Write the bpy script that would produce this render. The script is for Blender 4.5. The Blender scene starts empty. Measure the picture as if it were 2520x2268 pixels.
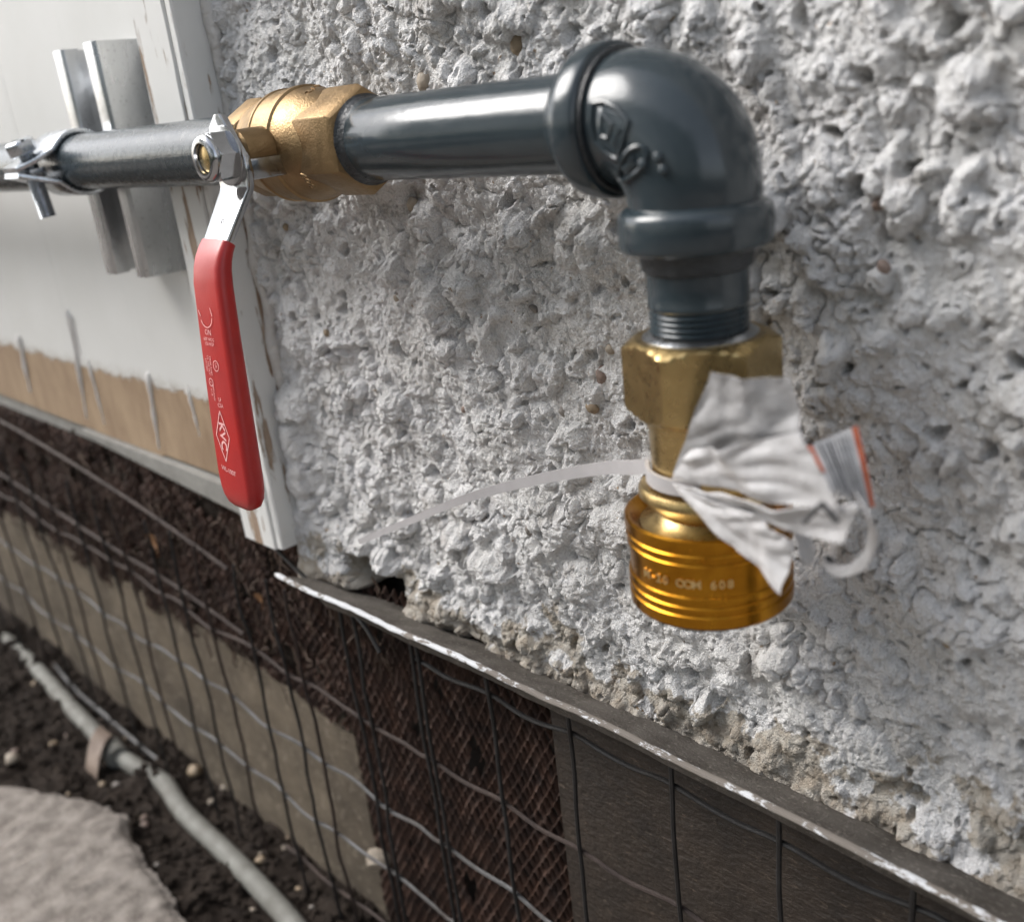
import bpy, bmesh, math, random
import numpy as np
from mathutils import Vector, Matrix

# ------------------------------------------------------------------ camera, sky, sun, exposure
SC = bpy.context.scene
COL = SC.collection
GZ = 390.0            # ground lies 390 mm below the camera; all builder coordinates are millimetres
R_CAM = Matrix(((0.6999, -0.1750, 0.6925), (0.7062, 0.3151, -0.6341), (-0.1073, 0.9328, 0.3441)))
cam_d = bpy.data.cameras.new('camera'); cam = bpy.data.objects.new('camera', cam_d); COL.objects.link(cam)
mw = R_CAM.to_4x4(); mw.translation = Vector((0, 0, GZ / 1000)); cam.matrix_world = mw
cam_d.sensor_fit = 'HORIZONTAL'; cam_d.sensor_width = 36.0; cam_d.lens = 35.284
cam_d.clip_start = 0.01; cam_d.clip_end = 500
cam_d.dof.use_dof = True; cam_d.dof.focus_distance = 0.292; cam_d.dof.aperture_fstop = 11.5
SC.camera = cam

SUN_DIR = Vector((-0.72, -0.46, 0.80)).normalized()       # towards the light
world = bpy.data.worlds.new('World'); SC.world = world; world.use_nodes = True
wn = world.node_tree.nodes; wl = world.node_tree.links
bg = wn['Background']; sky = wn.new('ShaderNodeTexSky'); sky.sky_type = 'NISHITA'; sky.sun_disc = False
sky.sun_elevation = math.asin(SUN_DIR.z); sky.sun_rotation = math.atan2(SUN_DIR.x, SUN_DIR.y)
sky.air_density = 1.0; sky.dust_density = 3.0
hs = wn.new('ShaderNodeHueSaturation'); hs.inputs['Saturation'].default_value = 0.38
wl.new(sky.outputs[0], hs.inputs['Color']); wl.new(hs.outputs[0], bg.inputs[0]); bg.inputs[1].default_value = 0.14
sun_d = bpy.data.lights.new('sun', 'SUN'); sun_d.energy = 1.3; sun_d.angle = math.radians(36); sun_d.color = (1.0, 0.985, 0.965)
sun = bpy.data.objects.new('sun', sun_d); COL.objects.link(sun)
sun.rotation_euler = SUN_DIR.to_track_quat('Z', 'Y').to_euler(); sun.location = (-2, -2, 4)
SC.view_settings.view_transform = 'Standard'; SC.view_settings.look = 'None'
SC.view_settings.gamma = 1.0; SC.view_settings.exposure = 1.18
SC.cycles.use_denoising = True
SC.cycles.max_bounces = 8

rng = random.Random(7)
RS = np.random.RandomState(11)

# ------------------------------------------------------------------ pixel helper (photo pixel -> point on a plane)
RN = np.array([list(r) for r in R_CAM]); F_PX = 2469.86
def on(px, py, axis, val):
    r = RN @ np.array([px - 1260, -(py - 1134), -F_PX]); return tuple(r * val / r[axis])

# ------------------------------------------------------------------ noise
def _h(ix, iy, s):
    ix = np.asarray(ix).astype(np.int64); iy = np.asarray(iy).astype(np.int64)
    n = (ix * 374761393 + iy * 668265263 + s * 1274126177) & 0xffffffff
    n = ((n ^ (n >> 13)) * 1274126177) & 0xffffffff
    n = (n ^ (n >> 16)) * 2246822519 & 0xffffffff
    return ((n ^ (n >> 15)) & 0xffffff) / 16777215.0
def vnoise(x, y, s=0):
    """gradient noise, about -1..1"""
    x = np.asarray(x, float); y = np.asarray(y, float)
    ix = np.floor(x); iy = np.floor(y); fx = x - ix; fy = y - iy
    u = fx * fx * fx * (fx * (fx * 6 - 15) + 10); v = fy * fy * fy * (fy * (fy * 6 - 15) + 10)
    def g(dx, dy):
        a = _h(ix + dx, iy + dy, s) * 6.2831853
        return np.cos(a) * (fx - dx) + np.sin(a) * (fy - dy)
    a = g(0, 0) * (1 - u) + g(1, 0) * u; b = g(0, 1) * (1 - u) + g(1, 1) * u
    return 1.5 * (a * (1 - v) + b * v)
def fbm(x, y, s=0, o=4):
    r = 0; a = 1.0; f = 1.0
    for k in range(o):
        r = r + a * vnoise(x * f, y * f, s + k * 17); a *= 0.5; f *= 2.03
    return r
def domes(x, y, cell, rmin, rmax, hmin, hmax, prob, s, sharp=0.5):
    """scattered dome-shaped lumps: highest dome at every point"""
    gx = x / cell; gy = y / cell; ix = np.floor(gx); iy = np.floor(gy); out = np.zeros_like(gx)
    for dx in (-1, 0, 1):
        for dy in (-1, 0, 1):
            cx = ix + dx; cy = iy + dy
            px = (cx + _h(cx, cy, s)) * cell; py = (cy + _h(cx, cy, s + 1)) * cell
            r = rmin + (rmax - rmin) * _h(cx, cy, s + 2) ** 1.5
            hh = (hmin + (hmax - hmin) * _h(cx, cy, s + 3)) * (_h(cx, cy, s + 4) < prob)
            an = _h(cx, cy, s + 5) * 3.1416; el = 0.65 + 0.6 * _h(cx, cy, s + 6)
            ex = (x - px) * np.cos(an) + (y - py) * np.sin(an); ey = -(x - px) * np.sin(an) + (y - py) * np.cos(an)
            d2 = (ex / el) ** 2 + (ey * el) ** 2
            out = np.maximum(out, hh * np.clip(1 - d2 / (r * r), 0, None) ** sharp)
    return out

# ------------------------------------------------------------------ object helpers
def tag(o, label=None, cat=None, group=None, kind=None):
    if label: o['label'] = label
    if cat: o['category'] = cat
    if group: o['group'] = group
    if kind: o['kind'] = kind
    return o
def wpos(p): return Vector((p[0] / 1000, p[1] / 1000, (p[2] + GZ) / 1000))
def base_of(o):
    while o.parent: o = o.parent
    return o.location
def thing(name, base, label, cat, group=None):
    o = bpy.data.objects.new(name, None); COL.objects.link(o); o.empty_display_size = 0.02
    o.location = wpos(base); return tag(o, label, cat, group)
def finish(me, mat, smooth=True, angle=40):
    if mat: me.materials.append(mat)
    if smooth:
        me.polygons.foreach_set('use_smooth', np.ones(len(me.polygons), bool))
        if angle is not None: me.set_sharp_from_angle(angle=math.radians(angle))
    me.update()
def build(name, vf, mat, parent=None, base=None, smooth=True, angle=40, bevel=0, recalc=True, kind=None):
    """vf = (verts mm, faces); top-level when parent is None, with its origin at base"""
    verts, faces = vf
    b = base_of(parent) if parent else (wpos(base) if base is not None else Vector((0, 0, 0)))
    a = np.array(verts, float) / 1000; a[:, 2] += GZ / 1000; a -= np.array(b)
    me = bpy.data.meshes.new(name); me.from_pydata(a.tolist(), [], faces)
    if recalc or bevel:
        bm = bmesh.new(); bm.from_mesh(me)
        if recalc: bmesh.ops.recalc_face_normals(bm, faces=bm.faces)
        if bevel:
            es = [e for e in bm.edges if len(e.link_faces) == 2 and e.calc_face_angle(0) > 0.6]
            bmesh.ops.bevel(bm, geom=es, offset=bevel / 1000, segments=2, affect='EDGES', profile=0.6)
        bm.to_mesh(me); bm.free()
    finish(me, mat, smooth, angle)
    o = bpy.data.objects.new(name, me); COL.objects.link(o)
    if parent: o.parent = parent
    elif base is not None: o.location = b
    if kind: o['kind'] = kind
    return o
def join(*parts):
    V = []; F = []
    for v, f in parts:
        n = len(V); V += [tuple(p) for p in v]; F += [tuple(i + n for i in q) for q in f]
    return V, F
def loft(rings, cap=True, closed=False):
    n = len(rings[0]); V = [tuple(p) for r in rings for p in r]; F = []
    m = len(rings)
    for i in range(m if closed else m - 1):
        for j in range(n):
            a = i * n + j; b = i * n + (j + 1) % n; c = ((i + 1) % m) * n + (j + 1) % n; d = ((i + 1) % m) * n + j
            F.append((a, b, c, d))
    if cap and not closed:
        F.append(tuple(range(n))[::-1]); F.append(tuple((m - 1) * n + j for j in range(n)))
    return V, F
def frame(t):
    t = Vector(t).normalized(); up = Vector((0, 0, 1)) if abs(t.z) < 0.9 else Vector((1, 0, 0))
    a = t.cross(up).normalized(); return a, t.cross(a).normalized()
def tube(path, rad, seg=12, cap=True, flat=1.0):
    P = [Vector(p) for p in path]; rings = []; n = len(P)
    a = None
    for i, p in enumerate(P):
        t = (P[min(i + 1, n - 1)] - P[max(i - 1, 0)]).normalized()
        if a is None: a, b = frame(t)
        else:
            a = (a - t * a.dot(t)).normalized(); b = t.cross(a)
        r = rad[i] if isinstance(rad, (list, tuple)) else rad
        rings.append([p + r * (math.cos(2 * math.pi * k / seg) * a + flat * math.sin(2 * math.pi * k / seg) * b) for k in range(seg)])
    return loft(rings, cap)
def lathe(prof, c, axis, seg=48, cap=True, hexa=None, phase=0.0):
    """prof: (h, r) along axis from point c"""
    c = Vector(c); t = Vector(axis).normalized(); a, b = frame(t); rings = []
    for h, r in prof:
        rings.append([c + t * h + r * (math.cos(phase + 2 * math.pi * k / seg) * a + math.sin(phase + 2 * math.pi * k / seg) * b) for k in range(seg)])
    return loft(rings, cap)
def box(x0, x1, y0, y1, z0, z1):
    V = [(x0, y0, z0), (x1, y0, z0), (x1, y1, z0), (x0, y1, z0), (x0, y0, z1), (x1, y0, z1), (x1, y1, z1), (x0, y1, z1)]
    return V, [(0, 3, 2, 1), (4, 5, 6, 7), (0, 1, 5, 4), (1, 2, 6, 5), (2, 3, 7, 6), (3, 0, 4, 7)]
def sweep_yz(path, sect):
    """loft of rings given in x and in the normal of a path lying in the yz plane; sect(i) -> [(x, n)]"""
    rings = []; n = len(path)
    for i, (y, z) in enumerate(path):
        y0, z0 = path[max(i - 1, 0)]; y1, z1 = path[min(i + 1, n - 1)]
        t = Vector((0, y1 - y0, z1 - z0)).normalized(); nn = Vector((0, t.z, -t.y))
        rings.append([Vector((0, y, z)) + Vector((x, 0, 0)) + nn * k for x, k in sect(i)])
    return loft(rings)
def rrect(x0, x1, n0, n1, r, k=4):
    pts = []
    for cx, cy, a0 in ((x1 - r, n1 - r, 0), (x0 + r, n1 - r, 90), (x0 + r, n0 + r, 180), (x1 - r, n0 + r, 270)):
        for i in range(k + 1):
            a = math.radians(a0 + 90 * i / k); pts.append((cx + r * math.cos(a), cy + r * math.sin(a)))
    return pts
def smooth_path(pts, n=6):
    """Catmull-Rom through points"""
    P = [np.array(p, float) for p in pts]; out = []
    for i in range(len(P) - 1):
        p0 = P[max(i - 1, 0)]; p1 = P[i]; p2 = P[i + 1]; p3 = P[min(i + 2, len(P) - 1)]
        for k in range(n):
            t = k / n
            out.append(0.5 * ((2 * p1) + (p2 - p0) * t + (2 * p0 - 5 * p1 + 4 * p2 - p3) * t * t + (3 * p1 - p0 - 3 * p2 + p3) * t ** 3))
    out.append(P[-1]); return [tuple(p) for p in out]
def text_vf(s, size, org, xd, yd, extrude=0.0, align='CENTER', bold=0.0):
    """flat or raised lettering: size in mm, xd = reading direction, yd = letter-up direction"""
    cu = bpy.data.curves.new('t', 'FONT'); cu.body = s; cu.size = size; cu.align_x = align; cu.align_y = 'CENTER'
    cu.extrude = extrude; cu.offset = bold; cu.resolution_u = 3
    o = bpy.data.objects.new('t', cu); COL.objects.link(o)
    me = bpy.data.meshes.new_from_object(o.evaluated_get(bpy.context.evaluated_depsgraph_get()))
    xd = Vector(xd).normalized(); yd = Vector(yd).normalized(); zd = xd.cross(yd)
    V = [Vector(org) + xd * v.co.x + yd * v.co.y + zd * v.co.z for v in me.vertices]; F = [tuple(p.vertices) for p in me.polygons]
    bpy.data.objects.remove(o); bpy.data.curves.remove(cu); bpy.data.meshes.remove(me)
    return V, F

# ------------------------------------------------------------------ materials
class NT:
    def __init__(s, name):
        s.m = bpy.data.materials.new(name); s.m.use_nodes = True; s.t = s.m.node_tree
        s.b = s.t.nodes['Principled BSDF']; s.g = s.t.nodes.new('ShaderNodeNewGeometry'); s.pos = s.g.outputs['Position']
    def n(s, typ, **kw):
        x = s.t.nodes.new(typ)
        for k, v in kw.items(): setattr(x, k, v)
        return x
    def put(s, sock, v):
        if hasattr(v, 'is_linked'): s.t.links.new(v, sock)
        elif isinstance(v, (tuple, list)) and len(v) == 3 and sock.type == 'RGBA': sock.default_value = (*v, 1)
        else: sock.default_value = v
    def noise(s, scale, detail=4, rough=0.55, vec=None, dist=0.0, stretch=None):
        v = vec if vec is not None else s.pos
        if stretch:
            mp = s.n('ShaderNodeMapping'); s.put(mp.inputs['Vector'], v); mp.inputs['Scale'].default_value = stretch; v = mp.outputs[0]
        x = s.n('ShaderNodeTexNoise'); s.put(x.inputs['Vector'], v); x.inputs['Scale'].default_value = scale
        x.inputs['Detail'].default_value = detail; x.inputs['Roughness'].default_value = rough; x.inputs['Distortion'].default_value = dist
        return x.outputs['Fac']
    def ramp(s, fac, a, b, ca=0.0, cb=1.0):
        x = s.n('ShaderNodeMapRange'); s.put(x.inputs['Value'], fac); x.inputs['From Min'].default_value = a; x.inputs['From Max'].default_value = b
        x.inputs['To Min'].default_value = ca; x.inputs['To Max'].default_value = cb; return x.outputs[0]
    def mix(s, fac, a, b):
        x = s.n('ShaderNodeMix', data_type='RGBA'); s.put(x.inputs[0], fac); s.put(x.inputs[6], a); s.put(x.inputs[7], b); return x.outputs[2]
    def math(s, op, a, b=0.0):
        x = s.n('ShaderNodeMath', operation=op); s.put(x.inputs[0], a); s.put(x.inputs[1], b); return x.outputs[0]
    def bump(s, h, dist, strength=1.0, nrm=None):
        x = s.n('ShaderNodeBump'); s.put(x.inputs['Height'], h); x.inputs['Distance'].default_value = dist; x.inputs['Strength'].default_value = strength
        if nrm is not None: s.put(x.inputs['Normal'], nrm)
        return x.outputs[0]
    def xyz(s):
        x = s.n('ShaderNodeSeparateXYZ'); s.put(x.inputs[0], s.pos); return x.outputs
    def out(s, col=None, rough=None, metal=None, nrm=None, **kw):
        for k, v in (('Base Color', col), ('Roughness', rough), ('Metallic', metal), ('Normal', nrm)):
            if v is not None: s.put(s.b.inputs[k], v)
        for k, v in kw.items(): s.put(s.b.inputs[k.replace('_', ' ')], v)
        return s.m
def simple(name, c1, c2, scale, r0, r1, metal=0.0, bs=0, bd=0.0, stretch=None, **kw):
    t = NT(name); f = t.noise(scale, 5, stretch=stretch)
    nr = t.bump(t.noise(bs, 4, stretch=stretch), bd) if bs else None
    return t.out(t.mix(t.ramp(f, 0.3, 0.7), c1, c2), t.ramp(f, 0.3, 0.7, r0, r1), metal, nr, **kw)

def mat_stucco():
    t = NT('stucco_paint'); z = t.xyz()[2]
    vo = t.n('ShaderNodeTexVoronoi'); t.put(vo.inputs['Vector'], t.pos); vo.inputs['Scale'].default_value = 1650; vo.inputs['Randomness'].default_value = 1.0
    white = t.mix(t.ramp(t.noise(60, 5), 0.35, 0.7), (0.75, 0.748, 0.75), (0.69, 0.68, 0.66))
    dirt = t.ramp(t.noise(80, 8, 0.68), 0.54, 0.66)                    # grey-brown grime patches
    c = t.mix(t.math('MULTIPLY', dirt, 0.5), white, (0.33, 0.295, 0.26))
    chip = t.ramp(t.noise(330, 4, 0.6), 0.685, 0.715)                      # small bare spots of sandy mortar
    c = t.mix(chip, c, (0.36, 0.26, 0.17))
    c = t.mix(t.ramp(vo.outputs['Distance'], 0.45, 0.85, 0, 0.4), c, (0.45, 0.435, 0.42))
    speck = t.ramp(t.noise(1500, 3, 0.6), 0.66, 0.74)
    c = t.mix(t.math('MULTIPLY', speck, 0.5), c, (0.25, 0.22, 0.19))
    # unpainted mortar along the ragged lower edge
    lim = t.math('ADD', z, t.ramp(t.noise(55, 5, 0.6), 0.25, 0.75, -0.028, 0.022))
    bare = t.ramp(lim, (GZ - 174) / 1000, (GZ - 171) / 1000, 1, 0)
    c = t.mix(bare, c, t.mix(t.ramp(t.noise(260, 5), 0.35, 0.65), (0.36, 0.31, 0.25), (0.48, 0.45, 0.40)))
    n1 = t.bump(t.math('SUBTRACT', 1.0, vo.outputs['Distance']), 0.00050, 0.9)
    n1 = t.bump(t.noise(900, 4, 0.6), 0.0008, 0.65, n1)
    n2 = t.bump(t.noise(3000, 3, 0.6), 0.0004, 0.9, n1)
    return t.out(c, 0.85, nrm=n2, Specular_IOR_Level=0.25)
def mat_grey_paint(fade=0.0):
    t = NT('grey_gloss_paint')
    c = t.mix(t.ramp(t.noise(120, 5), 0.3, 0.7), (0.025, 0.036, 0.043), (0.032, 0.044, 0.051))
    br = t.noise(900, 4, 0.6, stretch=(0.06, 1, 1))
    n = t.bump(br, 0.00009, 0.35 + fade); n = t.bump(t.noise(200, 3), 0.0005, 0.16 + 0.3 * fade, n)
    return t.out(c, t.ramp(t.noise(420, 4), 0.3, 0.7, 0.13 + 0.1 * fade, 0.22 + 0.15 * fade), nrm=n, Coat_Weight=0.12, Coat_Roughness=0.08)
def mat_white_wood(name, flake=0.62, tan=False):
    t = NT(name); z = t.xyz()[2]
    c = t.mix(t.ramp(t.noise(18, 5), 0.3, 0.7), (0.63, 0.63, 0.615), (0.58, 0.58, 0.56))
    c = t.mix(t.ramp(t.noise(260, 6, 0.7), 0.70, 0.76, 0, 0.6), c, (0.30, 0.27, 0.24))
    wood = t.mix(t.ramp(t.noise(500, 5, stretch=(1, 1, 0.05)), 0.35, 0.65), (0.20, 0.125, 0.075), (0.36, 0.285, 0.22))
    fl = t.ramp(t.noise(150, 6, 0.62, stretch=(1, 1, 0.11)), flake, flake + 0.02)
    h = t.noise(700, 5, stretch=(1, 1, 0.06))
    if tan:
        bare = t.mix(t.ramp(t.noise(110, 6, 0.65, stretch=(1, 1, 0.3)), 0.35, 0.65), (0.34, 0.245, 0.155), (0.23, 0.155, 0.095))
        bare = t.mix(t.ramp(t.noise(420, 5, 0.7), 0.66, 0.72, 0, 0.8), bare, (0.12, 0.08, 0.05))
        lim = t.math('ADD', z, t.ramp(t.noise(150, 6, 0.66), 0.25, 0.75, -0.0035, 0.0035))
        fl = t.ramp(lim, (GZ - 119) / 1000, (GZ - 117.5) / 1000, 1, 0); wood = bare
        edge = t.ramp(lim, (GZ - 117.8) / 1000, (GZ - 112.5) / 1000, 0.75, 0)
        c = t.mix(t.math('MULTIPLY', edge, t.ramp(t.noise(900, 4), 0.4, 0.6)), c, (0.30, 0.26, 0.21))
    c = t.mix(fl, c, wood)
    hh = t.math('SUBTRACT', t.math('MULTIPLY', h, 0.25), t.math('MULTIPLY', fl, 0.6))
    return t.out(c, t.ramp(fl, 0, 1, 0.5, 0.85), nrm=t.bump(hh, 0.0006, 0.7))
def mat_brass(name, c1, c2, r0, r1, bs=700, bd=0.00012):
    t = NT(name); f = t.noise(220, 5)
    return t.out(t.mix(t.ramp(f, 0.3, 0.7), c1, c2), t.ramp(t.noise(500, 4), 0.3, 0.7, r0, r1), 1.0, t.bump(t.noise(bs, 2, 0.5), bd))
def mat_galv():
    t = NT('galvanised_steel'); f = t.noise(70, 5, stretch=(1, 1, 0.25)); sp = t.ramp(t.noise(850, 4), 0.62, 0.70)
    c = t.mix(t.ramp(f, 0.3, 0.7), (0.62, 0.63, 0.64), (0.48, 0.49, 0.50)); c = t.mix(t.math('MULTIPLY', sp, 0.6), c, (0.16, 0.16, 0.16))
    return t.out(c, t.ramp(f, 0.3, 0.7, 0.22, 0.4), 1.0, t.bump(t.noise(420, 3), 0.0001))
def mat_concrete(name, c1, c2, c3, scale=30):
    t = NT(name); c = t.mix(t.ramp(t.noise(scale, 6, 0.6), 0.35, 0.65), c1, c2)
    c = t.mix(t.ramp(t.noise(scale * 9, 6, 0.7), 0.55, 0.68), c, c3)
    return t.out(c, 0.9, nrm=t.bump(t.noise(scale * 14, 6, 0.65), 0.0014, 0.8), Specular_IOR_Level=0.2)
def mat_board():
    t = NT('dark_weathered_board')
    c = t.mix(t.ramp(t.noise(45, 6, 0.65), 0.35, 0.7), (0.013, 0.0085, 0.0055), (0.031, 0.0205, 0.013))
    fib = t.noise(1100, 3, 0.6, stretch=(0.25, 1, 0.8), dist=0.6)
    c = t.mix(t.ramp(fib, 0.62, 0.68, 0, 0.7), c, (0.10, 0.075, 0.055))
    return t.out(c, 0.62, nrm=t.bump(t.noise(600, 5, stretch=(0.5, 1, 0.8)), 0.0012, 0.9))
def mat_drip():
    t = NT('chipped_white_metal'); n = t.noise(420, 6, 0.7, stretch=(0.45, 1, 1))
    ch = t.ramp(t.math('ADD', n, t.ramp(t.noise(25, 3), 0.35, 0.65, -0.14, 0.14)), 0.52, 0.56)
    c = t.mix(ch, (0.58, 0.59, 0.605), (0.17, 0.15, 0.13))
    return t.out(c, t.ramp(ch, 0, 1, 0.45, 0.7), nrm=t.bump(ch, 0.0004, -0.6))
def mat_soil():
    t = NT('dark_soil'); c = t.mix(t.ramp(t.noise(90, 7, 0.65), 0.3, 0.7), (0.016, 0.0115, 0.009), (0.046, 0.034, 0.026))
    c = t.mix(t.ramp(t.noise(500, 4, 0.6), 0.66, 0.72, 0, 0.7), c, (0.15, 0.12, 0.095))
    return t.out(c, 0.9, nrm=t.bump(t.noise(420, 6, 0.65), 0.004, 0.9), Specular_IOR_Level=0.2)
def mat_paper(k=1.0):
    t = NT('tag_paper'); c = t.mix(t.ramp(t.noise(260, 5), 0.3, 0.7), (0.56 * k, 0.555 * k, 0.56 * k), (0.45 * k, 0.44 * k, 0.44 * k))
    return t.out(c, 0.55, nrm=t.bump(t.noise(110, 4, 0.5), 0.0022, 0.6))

M = dict(
    stucco=mat_stucco(), grey=mat_grey_paint(), grey2=mat_grey_paint(0.6),
    dark=simple('thread_sealant', (0.012, 0.014, 0.016), (0.035, 0.04, 0.045), 500, 0.25, 0.45, bs=900, bd=0.0004),
    brass=mat_brass('forged_brass', (0.33, 0.225, 0.12), (0.25, 0.17, 0.088), 0.36, 0.50, 1700, 0.00012),
    brass2=mat_brass('turned_brass', (0.58, 0.43, 0.20), (0.48, 0.345, 0.155), 0.24, 0.34, 110, 0.00016),
    letter=mat_brass('bright_brass_letters', (0.85, 0.66, 0.34), (0.75, 0.56, 0.27), 0.3, 0.4, 110, 0.00005),
    gold=mat_brass('golden_coupling', (0.50, 0.235, 0.022), (0.38, 0.16, 0.014), 0.17, 0.28, 110, 0.00016),
    chrome=simple('chromed_steel', (0.47, 0.48, 0.50), (0.40, 0.41, 0.42), 300, 0.10, 0.20, 1.0),
    satin=simple('satin_steel', (0.42, 0.41, 0.40), (0.34, 0.33, 0.32), 200, 0.30, 0.42, 1.0, bs=1500, bd=0.00005),
    zinc=simple('zinc_plating', (0.55, 0.57, 0.60), (0.42, 0.45, 0.48), 350, 0.16, 0.30, 1.0, bs=700, bd=0.0001),
    galv=mat_galv(),
    red=simple('red_vinyl', (0.42, 0.015, 0.012), (0.35, 0.011, 0.011), 90, 0.34, 0.44, bs=1500, bd=0.00004, Coat_Weight=0.15, Coat_Roughness=0.25),
    ink=simple('pale_print', (0.80, 0.50, 0.48), (0.70, 0.30, 0.29), 900, 0.5, 0.6),
    trim=mat_white_wood('flaking_white_trim', 0.565), plank=mat_white_wood('white_board_bare_below', tan=True),
    run=simple('white_paint_run', (0.74, 0.73, 0.71), (0.64, 0.62, 0.60), 200, 0.45, 0.6, bs=400, bd=0.0008),
    caulk=simple('painted_caulk', (0.60, 0.585, 0.56), (0.46, 0.43, 0.40), 120, 0.5, 0.7, bs=220, bd=0.002),
    drip=mat_drip(), ledge=mat_concrete('dusty_metal_ledge', (0.15, 0.135, 0.12), (0.08, 0.07, 0.06), (0.26, 0.235, 0.21), 70),
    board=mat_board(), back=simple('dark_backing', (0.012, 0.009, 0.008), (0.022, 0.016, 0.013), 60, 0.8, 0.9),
    rust=simple('rusted_lath', (0.085, 0.042, 0.026), (0.028, 0.016, 0.012), 130, 0.62, 0.8, 0.15, bs=900, bd=0.0003),
    wire=simple('dull_wire', (0.040, 0.040, 0.041), (0.020, 0.018, 0.017), 120, 0.40, 0.6, 0.5, bs=900, bd=0.0002),
    gwire=simple('zinc_wire', (0.16, 0.165, 0.17), (0.07, 0.06, 0.055), 60, 0.35, 0.6, 0.6, bs=900, bd=0.0002),
    rwire=simple('rusty_wire', (0.048, 0.032, 0.026), (0.026, 0.018, 0.016), 120, 0.5, 0.75, 0.3, bs=900, bd=0.0002),
    footing=mat_concrete('beige_footing', (0.165, 0.135, 0.10), (0.09, 0.074, 0.057), (0.22, 0.185, 0.145), 22),
    slab=mat_concrete('paving_concrete', (0.33, 0.295, 0.265), (0.17, 0.148, 0.13), (0.46, 0.42, 0.38), 95),
    soil=mat_soil(), conduit=simple('grey_plastic', (0.20, 0.20, 0.18), (0.12, 0.115, 0.10), 70, 0.65, 0.8, bs=150, bd=0.0004),
    clip=simple('brown_strap', (0.20, 0.15, 0.115), (0.13, 0.095, 0.075), 90, 0.6, 0.8),
    sill=simple('grey_sill', (0.28, 0.275, 0.255), (0.19, 0.185, 0.17), 60, 0.6, 0.8, bs=300, bd=0.0006),
    paper=mat_paper(), paper_shade_dirt=mat_paper(0.62), black=simple('black_print', (0.03, 0.03, 0.033), (0.05, 0.05, 0.052), 400, 0.5, 0.6),  # darker paper for the back leaf: shade and dirt put into its colour
    orange=simple('orange_print', (0.55, 0.12, 0.03), (0.45, 0.08, 0.025), 400, 0.5, 0.6),
    plastic=simple('milky_plastic', (0.50, 0.485, 0.49), (0.44, 0.425, 0.43), 200, 0.35, 0.5, Transmission_Weight=0.15),
    fibre=simple('dead_roots', (0.05, 0.033, 0.024), (0.10, 0.066, 0.045), 150, 0.8, 0.9),
    leaf=simple('dry_leaf', (0.30, 0.155, 0.065), (0.20, 0.095, 0.04), 200, 0.6, 0.8, bs=300, bd=0.001),
    hedge=simple('hedge_leaf', (0.045, 0.085, 0.028), (0.07, 0.12, 0.04), 6, 0.5, 0.6), bark=simple('bark', (0.06, 0.045, 0.035), (0.1, 0.08, 0.06), 40, 0.8, 0.9),
)
PEB = [simple('pebble_%d' % i, c, tuple(k * 0.7 for k in c), 300, 0.5, 0.7, bs=700, bd=0.0004) for i, c in enumerate(
    [(0.30, 0.225, 0.145), (0.36, 0.305, 0.24), (0.27, 0.20, 0.165), (0.25, 0.225, 0.20)])]

def blob(rad, seed, sub=2, amp=0.22):
    bm = bmesh.new(); bmesh.ops.create_icosphere(bm, subdivisions=sub, radius=1.0); r = random.Random(seed)
    ks = [(Vector((r.gauss(0, 1), r.gauss(0, 1), r.gauss(0, 1))).normalized(), r.uniform(0.55, 0.95)) for _ in range(7)]
    V = []
    for v in bm.verts:
        p = v.co.copy()
        for d, k in ks:                       # facets knocked off a round stone
            q = p.dot(d)
            if q > k: p -= d * (q - k) * 0.85
        V.append((p.x * rad[0], p.y * rad[1], p.z * rad[2]))
    F = [tuple(v.index for v in f.verts) for f in bm.faces]; bm.free(); return V, F

# ================================================================== THE SETTING
# ------------------------------------------------------------------ soil ground
def axis_pts(a, b, step, lo, hi, g=1.12, cap=400.0):
    c = list(np.arange(a, b, step)); s = step; x = c[-1]; R = []
    while x < hi:
        s = min(s * g, cap); x += s; R.append(x)
    s = step; x = a; L = []
    while x > lo:
        s = min(s * g, cap); x -= s; L.append(x)
    return np.array(L[::-1] + c + R)
def grid_faces(nx, ny):
    i = np.arange(nx - 1)[None, :]; j = np.arange(ny - 1)[:, None]
    a = (j * nx + i).ravel(); return np.stack([a, a + 1, a + 1 + nx, a + nx], 1)
def np_mesh(name, V, Q, mat, angle=None):
    me = bpy.data.meshes.new(name); V = np.asarray(V, np.float32).copy() / 1000; V[:, 2] += GZ / 1000
    me.vertices.add(len(V)); me.vertices.foreach_set('co', V.ravel())
    me.loops.add(Q.size); me.loops.foreach_set('vertex_index', Q.ravel().astype(np.int32))
    me.polygons.add(len(Q)); me.polygons.foreach_set('loop_start', np.arange(0, Q.size, 4, dtype=np.int32))
    me.update(calc_edges=True); finish(me, mat, True, angle)
    o = bpy.data.objects.new(name, me); COL.objects.link(o); return o
def soil_h(x, y):
    return (-386 + 7 * vnoise(x / 60, y / 60, 3) + 4.0 * fbm(x / 17, y / 17, 5, 4) + 2.0 * np.clip((y - 165) / 20, 0, 2)
            + 18 * np.clip((-600 - x) / 500, 0, 1))
xs = axis_pts(-900, -300, 1.8, -30000, 30000, 1.13, 4000); ys = axis_pts(85, 225, 1.8, -30000, 230, 1.13, 4000)
X, Y = np.meshgrid(xs, ys); fade = np.exp(-(np.clip(np.abs(X + 550) - 700, 0, None) / 900) ** 2)
Zs = -386 + (soil_h(X, Y) + 386) * fade
ground = np_mesh('ground', np.stack([X.ravel(), Y.ravel(), Zs.ravel()], 1), grid_faces(len(xs), len(ys)), M['soil']); tag(ground, kind='structure')
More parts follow.
